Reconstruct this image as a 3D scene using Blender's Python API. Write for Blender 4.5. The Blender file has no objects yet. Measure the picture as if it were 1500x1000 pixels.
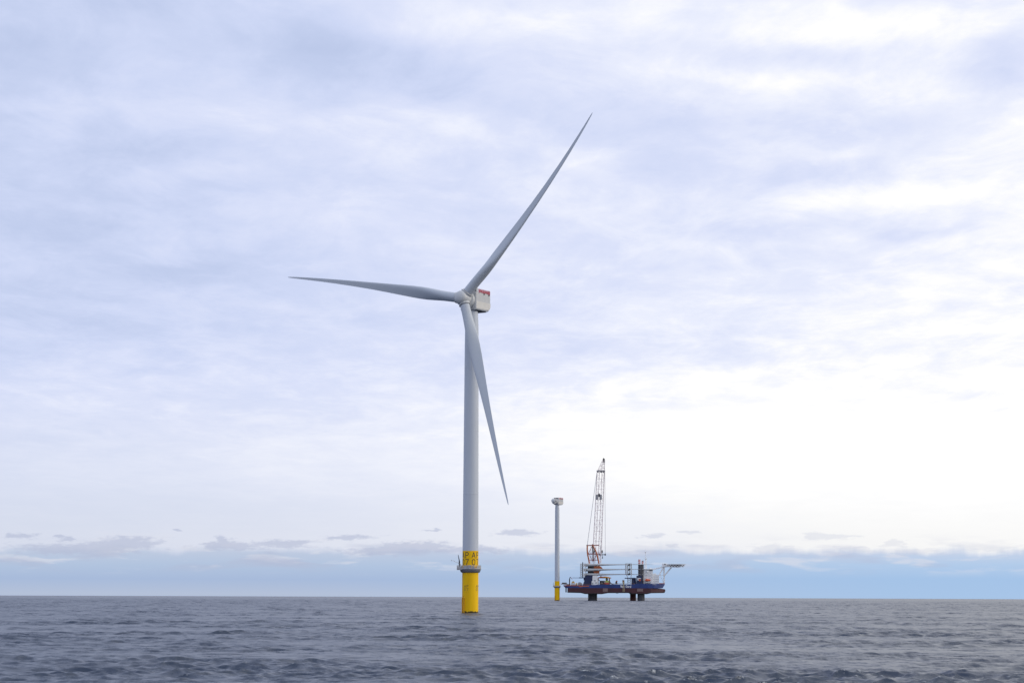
import bpy, math, random
import numpy as np
from mathutils import Vector, Matrix
random.seed(7)
rng = np.random.default_rng(11)
sc = bpy.context.scene
COL = sc.collection
rad = math.radians

# ------------------------------------------------------------------ camera
EARTH = 7.3e6            # radius with refraction: far things stand a little below the near sea
H_EYE = 8.28
PITCH = math.atan(369.5/3000)
ROLL = 0.0036
cd = bpy.data.cameras.new('camera')
cam = bpy.data.objects.new('camera', cd); COL.objects.link(cam)
cd.sensor_width = 36; cd.lens = 72.0; cd.clip_start = 0.5; cd.clip_end = 60000
Fw = Vector((0, math.cos(PITCH), math.sin(PITCH)))
Up = Vector((0, -math.sin(PITCH), math.cos(PITCH)))
Rt = Vector((1, 0, 0))
R2 = Rt*math.cos(ROLL) + Up*math.sin(ROLL)
U2 = Up*math.cos(ROLL) - Rt*math.sin(ROLL)
m = Matrix((R2, U2, -Fw)).transposed().to_4x4()
m.translation = (0, 0, H_EYE)
cam.matrix_world = m
sc.camera = cam

def drop(y): return -y*y/(2*EARTH)

# ------------------------------------------------------------------ exposure
sc.view_settings.view_transform = 'Standard'
sc.view_settings.look = 'None'
sc.view_settings.exposure = 0.0
sc.view_settings.gamma = 1.0

# ------------------------------------------------------------------ sun (veiled by cloud, to the right)
SUN_EL, SUN_AZ = rad(24), rad(92)      # azimuth measured from +Y towards +X
sl = bpy.data.lights.new('sun', 'SUN'); sun = bpy.data.objects.new('sun', sl); COL.objects.link(sun)
sl.energy = 0.9; sl.angle = rad(14); sl.color = (1.0, 0.90, 0.78)
sd = Vector((math.cos(SUN_EL)*math.sin(SUN_AZ), math.cos(SUN_EL)*math.cos(SUN_AZ), math.sin(SUN_EL)))
sun.rotation_euler = sd.to_track_quat('Z', 'Y').to_euler()

# ------------------------------------------------------------------ world: sky with layered cloud
W = bpy.data.worlds.new('World'); sc.world = W; W.use_nodes = True
nt = W.node_tree; nt.nodes.clear(); N = nt.nodes; L = nt.links

def lk(s, d):
    if isinstance(s, (int, float)): d.default_value = s
    elif isinstance(s, (tuple, list)): d.default_value = tuple(s)
    else: L.new(s, d)
def M(op, a, b=0.0, c=0.0, clamp=False):
    n = N.new('ShaderNodeMath'); n.operation = op; n.use_clamp = clamp
    lk(a, n.inputs[0]); lk(b, n.inputs[1]); lk(c, n.inputs[2])
    return n.outputs[0]
def V(op, a, b=(0, 0, 0)):
    n = N.new('ShaderNodeVectorMath'); n.operation = op
    lk(a, n.inputs[0]); lk(b, n.inputs[1])
    return n.outputs['Value'] if op == 'DOT_PRODUCT' else n.outputs[0]
def comb(x, y, z=0.0):
    n = N.new('ShaderNodeCombineXYZ'); lk(x, n.inputs[0]); lk(y, n.inputs[1]); lk(z, n.inputs[2]); return n.outputs[0]
def noise(vec, scale, detail=4, rough=0.55, dist=0.0):
    n = N.new('ShaderNodeTexNoise'); lk(vec, n.inputs['Vector'])
    n.inputs['Scale'].default_value = scale; n.inputs['Detail'].default_value = detail
    n.inputs['Roughness'].default_value = rough; n.inputs['Distortion'].default_value = dist
    return n
def smooth(x, a, b):
    n = N.new('ShaderNodeMapRange'); n.interpolation_type = 'SMOOTHSTEP'
    lk(x, n.inputs[0]); lk(a, n.inputs[1]); lk(b, n.inputs[2]); return n.outputs[0]
def ramp(fac, stops):
    n = N.new('ShaderNodeValToRGB'); e = n.color_ramp.elements
    while len(e) < len(stops): e.new(0.5)
    for k, (p, c) in zip(e, stops): k.position = p; k.color = (*c, 1)
    lk(fac, n.inputs[0]); return n.outputs[0]
def mix(f, a, b, mode='MIX'):
    n = N.new('ShaderNodeMix'); n.data_type = 'RGBA'; n.blend_type = mode
    lk(f, n.inputs[0])
    for s, i in ((a, 6), (b, 7)):
        if isinstance(s, tuple): n.inputs[i].default_value = (*s, 1)
        else: L.new(s, n.inputs[i])
    return n.outputs[2]
def srgb(r, g, b):
    return tuple((v/255/12.92 if v/255 <= .04045 else ((v/255+.055)/1.055)**2.4) for v in (r, g, b))

tc = N.new('ShaderNodeTexCoord')
sep = N.new('ShaderNodeSeparateXYZ'); L.new(tc.outputs['Generated'], sep.inputs[0])
dx, dy, dz = sep.outputs
az = M('ARCTAN2', dx, dy)
hor = M('SQRT', M('ADD', M('MULTIPLY', dx, dx), M('MULTIPLY', dy, dy)))
el = M('ARCTAN2', dz, hor)
# compass direction and height above the horizon, in units of 1/3000 rad (0 = north / the horizon)
AX = M('MULTIPLY', az, 3000.0)
EY = M('MULTIPLY', el, 3000.0)
# a flat cloud deck seen from below
inv = M('DIVIDE', 1.0, M('ADD', M('MAXIMUM', dz, 0.0), 0.095))
deck = comb(M('MULTIPLY', M('MULTIPLY', dx, 1.5), inv), M('MULTIPLY', dy, inv))
n1 = noise(V('ADD', deck, (3.1, 7.7, 0)), 0.9, 5, 0.52, 0.3).outputs[0]
n2 = noise(V('ADD', deck, (11.3, 2.2, 0)), 3.0, 7, 0.64, 0.5).outputs[0]
n3 = noise(V('ADD', deck, (1.7, 21.2, 0)), 8.0, 6, 0.66, 0.4).outputs[0]
wn = noise(deck, 2.6, 4, 0.55)
warp = V('MULTIPLY', V('SUBTRACT', wn.outputs['Color'], (0.5, 0.5, 0.5)), (170, 80, 0))
P = V('ADD', comb(AX, EY), warp)
# broad banks of brighter and thicker cloud: (azimuth, height, half-widths, strength)
BLOBS = [
 # x    y    sx   sy   amp   (x,y read as in the photograph, turned into directions below)
 (180,  25, 170,  26, -.18), (440,  80, 120,  40, -.30), (580, 100, 150,  42, -.26), (700, 150, 160, 32, -.20),
 (30,  105,  90,  28, -.14), (290,  60, 120,  28,  .05), (390, 115, 90, 26, .10), (340, 172, 110, 18, .14),
 (290, 265,  75,  18,  .26), (390, 198,  80,  16,  .17), (190, 232, 110,  24, -.14), (60, 175, 120, 22, .12),
 (50,  345, 130,  30, -.14), (280, 408, 120,  22, -.14), (480, 318, 90, 22, .10),
 (690,  50, 130,  40,  .26), (640, 195, 130,  28,  .26), (870, 240,  80,  32,  .28), (740, 230, 50, 20, -.10),
 (620, 312, 130,  26, -.08), (560, 30, 80, 26, .05), (560, 170, 90, 20, .12),
 (890,  35,  80,  24,  .14), (960, 112,  60,  22,  .20), (1000, 190, 190,  34, -.32), (1190, 262, 120, 28, -.26),
 (960, 258,  70,  24, -.20), (1260, 200, 120, 20, -.16), (1170,  95, 90, 18, -.20), (1490, 115, 70, 45, -.42),
 (1240,  52, 190,  34,  .28), (1360,  18, 80, 12, -.22), (1250, 232, 70, 12, .16), (1410, 155, 110, 22, .12),
 (1330, 350,  90,  12, -.22), (1080, 340, 130, 16, -.16), (1320, 300, 220, 24, .22), (1100, 130, 120, 18, .14),
 (850, 508,  60,  14, -.16), (800, 455, 180,  22, -.05), (1050, 520, 140, 30, -.16),
 (850, 640, 300,  70,  .16), (1150, 640, 380, 130, .22), (430, 665, 240,  40,  .10), (120, 600, 200, 50, .14),
 (300, 745, 420,  34, -.10), (150, 480, 200, 30, -.05),
]
T = M('MULTIPLY_ADD', smooth(AX, -1100.0, 1000.0), 0.78, 0.13)
T = M('ADD', T, M('MULTIPLY', smooth(EY, 420.0, 240.0), 0.14))
for (x, y, sx, sy, a) in BLOBS:
    d = V('MULTIPLY', V('SUBTRACT', P, (x-750.0, 869.5+0.0036*(x-750)-y, 0)), (1/sx, 1/sy, 0))
    g = M('POWER', 0.36788, V('DOT_PRODUCT', d, d))
    T = M('MULTIPLY_ADD', g, a, T)
fade = smooth(EY, 60.0, 330.0)
T = M('ADD', T, M('MULTIPLY', M('SUBTRACT', n1, 0.5), M('MULTIPLY', fade, 0.46)))
n2c = smooth(n2, 0.36, 0.66)
T = M('ADD', T, M('MULTIPLY', M('SUBTRACT', n2c, 0.46), M('MULTIPLY', fade, 0.21)))
n4 = noise(V('ADD', deck, (31.7, 5.2, 0)), 5.2, 6, 0.58, 0.4).outputs[0]
T = M('ADD', T, M('MULTIPLY', M('SUBTRACT', smooth(n4, 0.38, 0.64), 0.46), M('MULTIPLY', fade, 0.08)))
T = M('ADD', T, M('MULTIPLY', M('SUBTRACT', n3, 0.5), M('MULTIPLY_ADD', fade, 0.28, 0.05)))
upper = ramp(M('MULTIPLY_ADD', T, 0.7, 0.14), [(0.0, srgb(187, 200, 232)), (0.14, srgb(195, 207, 238)), (0.315, srgb(207, 217, 246)), (0.504, srgb(220, 227, 251)),
                  (0.68, srgb(236, 240, 255)), (0.84, srgb(255, 255, 255)), (1.0, (1.12, 1.11, 1.10))])
# slightly creamier light low down where the deck thins
upper = mix(M('MULTIPLY', smooth(EY, 330.0, 130.0), 0.55), upper, mix(M('MULTIPLY_ADD', T, 0.9, -0.10, clamp=True), srgb(216, 222, 236), (1.06, 1.05, 1.05)))
# clear blue strip under the deck edge
sky = N.new('ShaderNodeTexSky'); sky.sky_type = 'NISHITA'; sky.sun_disc = False
sky.sun_elevation = SUN_EL; sky.sun_rotation = SUN_AZ; sky.altitude = 0
SKY_STRENGTH = 0.1
blueL = ramp(M('DIVIDE', EY, 80.0), [(0.0, srgb(184, 198, 224)), (0.25, srgb(170, 191, 226)), (0.5, srgb(180, 200, 230)), (0.8, srgb(196, 208, 232)), (1.0, srgb(208, 216, 236))])
blueR = ramp(M('DIVIDE', EY, 80.0), [(0.0, srgb(170, 202, 240)), (0.3, srgb(166, 200, 240)), (0.55, srgb(180, 208, 242)), (0.8, srgb(204, 216, 240)), (1.0, srgb(216, 224, 242))])
blue = mix(smooth(AX, -400.0, 700.0), blueL, blueR)
strip = comb(M('MULTIPLY', az, 34.0), M('MULTIPLY', el, 190.0))
s1 = noise(strip, 0.62, 5, 0.50, 0.2).outputs[0]
s2 = noise(V('ADD', strip, (5.0, 9.0, 0)), 0.95, 5, 0.52, 0.2).outputs[0]
s3 = noise(comb(M('MULTIPLY', az, 46.0), 4.0), 1.0, 5, 0.55).outputs[0]
edge = M('ADD', M('MULTIPLY_ADD', s3, 34.0, 46.0), M('MULTIPLY', M('SUBTRACT', s1, 0.5), 22.0))
bank = smooth(EY, M('ADD', edge, 7.0), M('SUBTRACT', edge, 7.0))
lowc = mix(bank, upper, blue)
# pinkish gaps and lilac-grey scraps of cloud along the bank
gap = M('MULTIPLY', smooth(s2, 0.52, 0.66), M('MULTIPLY', smooth(EY, 24.0, 46.0), smooth(EY, 92.0, 66.0)))
lowc = mix(M('MULTIPLY', gap, 0.55), lowc, srgb(228, 230, 242))
# single flat-bottomed clouds standing clear of the bank: (azimuth, height, half-widths)
PUFFS = [(46, 788, 24, 4.5), (108, 790, 13, 3.5), (198, 795, 46, 9), (262, 778, 9, 2.4), (332, 792, 17, 5), (425, 797, 42, 7), (338, 801, 46, 6), (516, 788, 36, 5),
         (612, 799, 46, 7), (634, 778, 12, 2.5), (120, 806, 90, 9), (760, 781, 34, 5), (560, 808, 60, 7), (700, 806, 50, 6), (1010, 781, 14, 3.5), (985, 798, 12, 4),
         (1192, 787, 20, 6), (1228, 788, 32, 3), (1302, 797, 18, 5), (1440, 806, 24, 6), (1130, 805, 36, 8), (1330, 810, 50, 6), (1245, 806, 30, 5), (955, 786, 22, 3)]
sw = noise(comb(M('MULTIPLY', az, 120.0), M('MULTIPLY', el, 420.0)), 1.0, 4, 0.55)
PL = V('ADD', comb(AX, EY), V('MULTIPLY', V('SUBTRACT', sw.outputs['Color'], (0.5, 0.5, 0.5)), (70, 13, 0)))
sf = noise(comb(M('MULTIPLY', az, 210.0), M('MULTIPLY', el, 700.0)), 1.0, 5, 0.6).outputs[0]
G = 0.0
for (x, y, sx, sy) in PUFFS:
    d = V('MULTIPLY', V('SUBTRACT', PL, (x-750.0, 869.5+0.0036*(x-750)-y, 0)), (1/sx, 1/sy, 0))
    G = M('ADD', G, M('POWER', 0.36788, V('DOT_PRODUCT', d, d)))
puff = M('MULTIPLY', smooth(s1, 0.50, 0.66), M('MULTIPLY', smooth(EY, 24.0, 46.0), smooth(EY, 80.0, 62.0)))
puff = M('MAXIMUM', puff, M('MULTIPLY', smooth(M('MULTIPLY_ADD', M('SUBTRACT', sf, 0.5), 1.5, G), 0.22, 0.85), M('MULTIPLY_ADD', smooth(AX, -100.0, 450.0), -0.38, 0.95)))
lowc = mix(M('MULTIPLY', puff, M('MULTIPLY_ADD', smooth(AX, -300.0, 700.0), -0.25, 0.66)), lowc, srgb(182, 191, 219))
low_blend = mix(0.10, lowc, V('MULTIPLY', sky.outputs[0], (SKY_STRENGTH, SKY_STRENGTH, SKY_STRENGTH)))
full = mix(smooth(EY, 60.0, 180.0), low_blend, lowc)
full = mix(smooth(EY, -4.0, -40.0), full, srgb(150, 165, 190))
bg = N.new('ShaderNodeBackground'); bg.inputs[1].default_value = SKY_STRENGTH
L.new(V('SCALE', full), bg.inputs[0])
bg.inputs[0].links[0].from_node.inputs['Scale'].default_value = 1/SKY_STRENGTH
wo = N.new('ShaderNodeOutputWorld'); L.new(bg.outputs[0], wo.inputs[0])

# ------------------------------------------------------------------ materials
def mat(name, col, rough=0.5, var=0.06, scale=0.35, metal=0.0, streak=False, coat=0.0):
    mt = bpy.data.materials.new(name); mt.use_nodes = True
    n = mt.node_tree.nodes; l = mt.node_tree.links
    b = n['Principled BSDF']; b.inputs['Roughness'].default_value = rough; b.inputs['Metallic'].default_value = metal
    if coat: b.inputs['Coat Weight'].default_value = coat
    t = n.new('ShaderNodeTexCoord'); mp = n.new('ShaderNodeMapping'); l.new(t.outputs['Object'], mp.inputs[0])
    mp.inputs['Scale'].default_value = (1, 1, 0.12) if streak else (1, 1, 1)
    nz = n.new('ShaderNodeTexNoise'); nz.inputs['Scale'].default_value = scale; nz.inputs['Detail'].default_value = 6
    nz.inputs['Roughness'].default_value = 0.6; l.new(mp.outputs[0], nz.inputs[0])
    r = n.new('ShaderNodeValToRGB'); r.color_ramp.elements[0].position = 0.3; r.color_ramp.elements[1].position = 0.7
    r.color_ramp.elements[0].color = (*[max(0, c*(1-var)) for c in col], 1)
    r.color_ramp.elements[1].color = (*[min(1, c*(1+var)) for c in col], 1)
    l.new(nz.outputs[0], r.inputs[0]); l.new(r.outputs[0], b.inputs['Base Color'])
    return mt
GREY = mat('tower_paint', (0.56, 0.60, 0.66), 0.42, 0.05, 0.30, streak=True)
BLADE = mat('blade_gelcoat', (0.53, 0.57, 0.62), 0.38, 0.03, 0.05)
HUBM = mat('hub_gelcoat', (0.62, 0.63, 0.63), 0.40, 0.05, 0.3)
NAC = mat('nacelle_panel', (0.56, 0.57, 0.58), 0.42, 0.06, 0.4, streak=True)
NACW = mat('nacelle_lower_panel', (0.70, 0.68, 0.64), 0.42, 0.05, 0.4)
DARK = mat('dark_metal', (0.025, 0.026, 0.03), 0.5, 0.2, 1.0)
RED = mat('red_railing', (0.42, 0.065, 0.10), 0.5, 0.15, 1.2)
YEL = mat('yellow_paint', (0.97, 0.55, 0.0), 0.6, 0.10, 0.5, streak=True)
YELF = mat('yellow_boat_landing', (0.72, 0.38, 0.004), 0.5, 0.10, 0.6)
LETT = mat('black_lettering', (0.035, 0.03, 0.025), 0.5, 0.3, 0.8)
LETT2 = mat('worn_lettering', (0.28, 0.19, 0.02), 0.6, 0.3, 1.5)
DECK = mat('platform_grey', (0.36, 0.36, 0.38), 0.6, 0.10, 0.8)
CONC = mat('platform_underside', (0.17, 0.17, 0.19), 0.7, 0.12, 0.6)
GALV = mat('galvanised_steel', (0.42, 0.43, 0.45), 0.5, 0.12, 1.0)
BLUE = mat('hull_blue', (0.013, 0.040, 0.185), 0.5, 0.18, 0.12, streak=True)
DBLUE = mat('dark_blue_steel', (0.010, 0.022, 0.085), 0.5, 0.15, 0.3)
HRED = mat('antifouling_red', (0.066, 0.016, 0.026), 0.6, 0.22, 0.10, streak=True)
HBLK = mat('hull_bottom_black', (0.012, 0.010, 0.014), 0.7, 0.2, 0.3)
TRIM = mat('orange_trim', (0.50, 0.12, 0.055), 0.55, 0.15, 0.4)
ORG = mat('crane_orange', (0.52, 0.145, 0.045), 0.5, 0.12, 0.4)
MAR = mat('crane_dark_red', (0.30, 0.04, 0.045), 0.5, 0.15, 0.4)
BOOMM = mat('boom_steel', (0.88, 0.76, 0.74), 0.55, 0.15, 0.4)
LEGM = mat('leg_steel', (0.05, 0.05, 0.062), 0.55, 0.25, 0.25, streak=True)
LEGR = mat('leg_rusty_red', (0.16, 0.05, 0.05), 0.65, 0.3, 0.25, streak=True)
WHT = mat('ship_white', (0.86, 0.87, 0.88), 0.5, 0.05, 0.2, streak=True)
GLS = mat('dark_window', (0.03, 0.035, 0.045), 0.15, 0.1, 0.5)
LBO = mat('lifeboat_orange', (0.75, 0.13, 0.05), 0.4, 0.06, 0.5)
YDK = mat('drum_yellow', (0.72, 0.42, 0.02), 0.5, 0.1, 0.6)
GRN = mat('container_green', (0.42, 0.52, 0.12), 0.5, 0.1, 0.5)
CRED = mat('container_red', (0.62, 0.09, 0.05), 0.5, 0.1, 0.5)
BRN = mat('rusty_brown', (0.24, 0.12, 0.07), 0.7, 0.25, 0.5)
MARK = mat('pale_ladder_mark', (0.42, 0.35, 0.22), 0.6, 0.15, 0.6)
PATCH = mat('faded_paint_patch', (0.22, 0.15, 0.15), 0.7, 0.15, 0.3)
RACK = mat('rack_pale_steel', (0.62, 0.65, 0.67), 0.55, 0.08, 0.5)
SPARE = mat('spare_blade_gelcoat', (0.44, 0.46, 0.48), 0.4, 0.05, 0.15)

# tide-mark of weed on the yellow foot
def weed(mt, z0):
    n = mt.node_tree.nodes; l = mt.node_tree.links; b = n['Principled BSDF']
    src = b.inputs['Base Color'].links[0].from_socket
    t = n.new('ShaderNodeTexCoord'); s = n.new('ShaderNodeSeparateXYZ'); l.new(t.outputs['Object'], s.inputs[0])
    nz = n.new('ShaderNodeTexNoise'); nz.inputs['Scale'].default_value = 1.1; nz.inputs['Detail'].default_value = 6
    l.new(t.outputs['Object'], nz.inputs[0])
    a = n.new('ShaderNodeMath'); a.operation = 'MULTIPLY_ADD'; a.inputs[1].default_value = 2.2; a.inputs[2].default_value = z0-1.1
    l.new(nz.outputs[0], a.inputs[0])
    g = n.new('ShaderNodeMath'); g.operation = 'SUBTRACT'; l.new(a.outputs[0], g.inputs[0]); l.new(s.outputs[2], g.inputs[1])
    mr = n.new('ShaderNodeMapRange'); mr.inputs[1].default_value = -0.15; mr.inputs[2].default_value = 0.25; l.new(g.outputs[0], mr.inputs[0])
    mx = n.new('ShaderNodeMix'); mx.data_type = 'RGBA'; l.new(mr.outputs[0], mx.inputs[0]); l.new(src, mx.inputs[6])
    mx.inputs[7].default_value = (0.05, 0.045, 0.02, 1); l.new(mx.outputs[2], b.inputs['Base Color'])
weed(YEL, 0.75)
YEL.node_tree.nodes['Principled BSDF'].inputs['Specular IOR Level'].default_value = 0.25

# ------------------------------------------------------------------ mesh builder
class MB:
    def __init__(s): s.v = []; s.f = []; s.m = []; s.sm = []; s.mats = []; s.cur = 0
    def use(s, mt):
        if mt not in s.mats: s.mats.append(mt)
        s.cur = s.mats.index(mt); return s
    def add(s, vs, fs, smooth=False):
        o = len(s.v); s.v += [Vector(p) for p in vs]
        for f in fs: s.f.append([i+o for i in f]); s.m.append(s.cur); s.sm.append(smooth)
        return s
    def box(s, a, b, bev=0.0):
        (x0, y0, z0), (x1, y1, z1) = a, b
        x0, x1 = min(x0, x1), max(x0, x1); y0, y1 = min(y0, y1), max(y0, y1); z0, z1 = min(z0, z1), max(z0, z1)
        e = min(bev, (x1-x0)/2.1, (y1-y0)/2.1, (z1-z0)/2.1)
        if e <= 0:
            vs = [(x, y, z) for z in (z0, z1) for (x, y) in ((x0, y0), (x1, y0), (x1, y1), (x0, y1))]
            return s.add(vs, [(3, 2, 1, 0), (4, 5, 6, 7), (0, 1, 5, 4), (1, 2, 6, 5), (2, 3, 7, 6), (3, 0, 4, 7)])
        def ring(ix, z): # octagon
            return [(x0+ix, y0, z), (x1-ix, y0, z), (x1, y0+ix, z), (x1, y1-ix, z), (x1-ix, y1, z), (x0+ix, y1, z), (x0, y1-ix, z), (x0, y0+ix, z)]
        def inset(z): return [(min(max(p[0], x0+e), x1-e), min(max(p[1], y0+e), y1-e), z) for p in ring(e, z)]
        rings = [inset(z0), ring(e, z0+e), ring(e, z1-e), inset(z1)]
        return s.loft(rings, True, smooth=False)
    def loft(s, rings, caps=True, smooth=True):
        n = len(rings[0]); vs = [p for r in rings for p in r]; fs = []
        for i in range(len(rings)-1):
            for j in range(n):
                k = (j+1) % n; fs.append((i*n+j, i*n+k, (i+1)*n+k, (i+1)*n+j))
        s.add(vs, fs, smooth)
        if caps:
            s.add(rings[0], [tuple(range(n))[::-1]]); s.add(rings[-1], [tuple(range(n))])
        return s
    def bar(s, a, b, r, n=8, r2=None, caps=True):
        a, b = Vector(a), Vector(b); d = (b-a).normalized()
        u = d.orthogonal().normalized(); w = d.cross(u); r2 = r if r2 is None else r2
        A = [a+(u*math.cos(t)+w*math.sin(t))*r for t in [2*math.pi*i/n for i in range(n)]]
        B = [b+(u*math.cos(t)+w*math.sin(t))*r2 for t in [2*math.pi*i/n for i in range(n)]]
        return s.loft([A, B], caps, n > 5)
    def path(s, pts, r, n=6):
        for a, b in zip(pts[:-1], pts[1:]): s.bar(a, b, r, n)
        return s
    def lathe(s, prof, n=48, c=(0, 0), frame=None, caps=True):
        rings = []
        for (r, z) in prof:
            rg = [Vector((c[0]+r*math.cos(2*math.pi*i/n), c[1]+r*math.sin(2*math.pi*i/n), z)) for i in range(n)]
            if frame: rg = [frame(p) for p in rg]
            rings.append(rg)
        return s.loft(rings, caps, True)
    def prism(s, pts, y0, y1):   # polygon in x,z extruded along y
        n = len(pts)
        s.add([(x, y0, z) for x, z in pts]+[(x, y1, z) for x, z in pts],
              [tuple(range(n)), tuple(range(n, 2*n))[::-1]]+[(i, i+n, (i+1) % n+n, (i+1) % n) for i in range(n)])
        return s
    def build(s, name, mt=None, parent=None, xf=None, loc=None):
        if mt is not None and not s.mats: s.mats = [mt]
        vs = [xf(p) for p in s.v] if xf else s.v
        me = bpy.data.meshes.new(name); me.from_pydata([tuple(p) for p in vs], [], s.f)
        for mm in s.mats: me.materials.append(mm)
        me.polygons.foreach_set('material_index', s.m); me.polygons.foreach_set('use_smooth', s.sm)
        import bmesh
        bm = bmesh.new(); bm.from_mesh(me); bmesh.ops.recalc_face_normals(bm, faces=bm.faces); bm.to_mesh(me); bm.free()
        me.update()
        o = bpy.data.objects.new(name, me); COL.objects.link(o)
        if parent is not None: o.parent = parent
        if loc: o.location = loc
        return o
def new(mt): b = MB(); b.use(mt); return b
def empty(name, loc):
    o = bpy.data.objects.new(name, None); COL.objects.link(o); o.location = loc; return o
def tag(o, label=None, cat=None, group=None, kind=None):
    if label: o['label'] = label
    if cat: o['category'] = cat
    if group: o['group'] = group
    if kind: o['kind'] = kind
    return o

# stroke lettering: unit cell 0..1 wide, 0..1 high
def arc(cx, cz, rx, rz, a0, a1, n=12):
    return [(cx+rx*math.cos(rad(a0+(a1-a0)*i/n)), cz+rz*math.sin(rad(a0+(a1-a0)*i/n))) for i in range(n+1)]
GLYPH = {
 'A': [[(0, 0), (.5, 1), (1, 0)], [(.19, .36), (.81, .36)]],
 'P': [[(.08, 0), (.08, 1), (.55, 1)] + arc(.55, .74, .40, .26, 90, -90, 10) + [(.08, .48)]],
 '0': [arc(.5, .70, .42, .30, 0, 180, 10) + arc(.5, .30, .42, .30, 180, 360, 10) + [(.92, .70)]],
 '7': [[(.04, 1), (.95, 1), (.62, .5), (.40, 0)]],
 'V': [[(0, 1), (.5, 0), (1, 1)]],
 'a': [arc(.48, .33, .40, .33, 0, 360, 14), [(.9, .66), (.9, 0)]],
 'n': [[(.1, 0), (.1, .66)], [(.1, .4)] + arc(.5, .38, .38, .28, 160, 0, 8) + [(.88, 0)]],
 'O': [arc(.5, .5, .5, .5, 0, 360, 18)],
 'o': [arc(.48, .33, .40, .33, 0, 360, 14)],
 'r': [[(.15, 0), (.15, .66)], [(.15, .36)] + arc(.5, .36, .34, .28, 160, 50, 6)],
 'd': [arc(.45, .33, .38, .33, 0, 360, 14), [(.85, 1), (.85, 0)]],
}
def glyph_quads(mb, ch, w, h, th, mp, seg=0.35):
    """flat strokes; mp maps (x, z, lift) onto the surface"""
    for si, line in enumerate(GLYPH[ch]):
        pts = [(x*w, z*h) for x, z in line]
        for q, ((xa, za), (xb, zb)) in enumerate(zip(pts[:-1], pts[1:])):
            ln = math.hypot(xb-xa, zb-za)
            if ln < 1e-6: continue
            tx, tz = (xb-xa)/ln, (zb-za)/ln; nx, nz = -tz*th/2, tx*th/2
            ex = th*0.35; xa2, za2, xb2, zb2 = xa-tx*ex, za-tz*ex, xb+tx*ex, zb+tz*ex
            k = max(1, int(ln/seg)); lift = 0.012+0.0012*((q*7+si*3) % 11); vs = []
            for i in range(k+1):
                t = i/k; x, z = xa2+(xb2-xa2)*t, za2+(zb2-za2)*t
                vs += [mp(x+nx, z+nz, lift), mp(x-nx, z-nz, lift)]
            mb.add(vs, [(2*i, 2*i+1, 2*i+3, 2*i+2) for i in range(k)])

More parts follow.
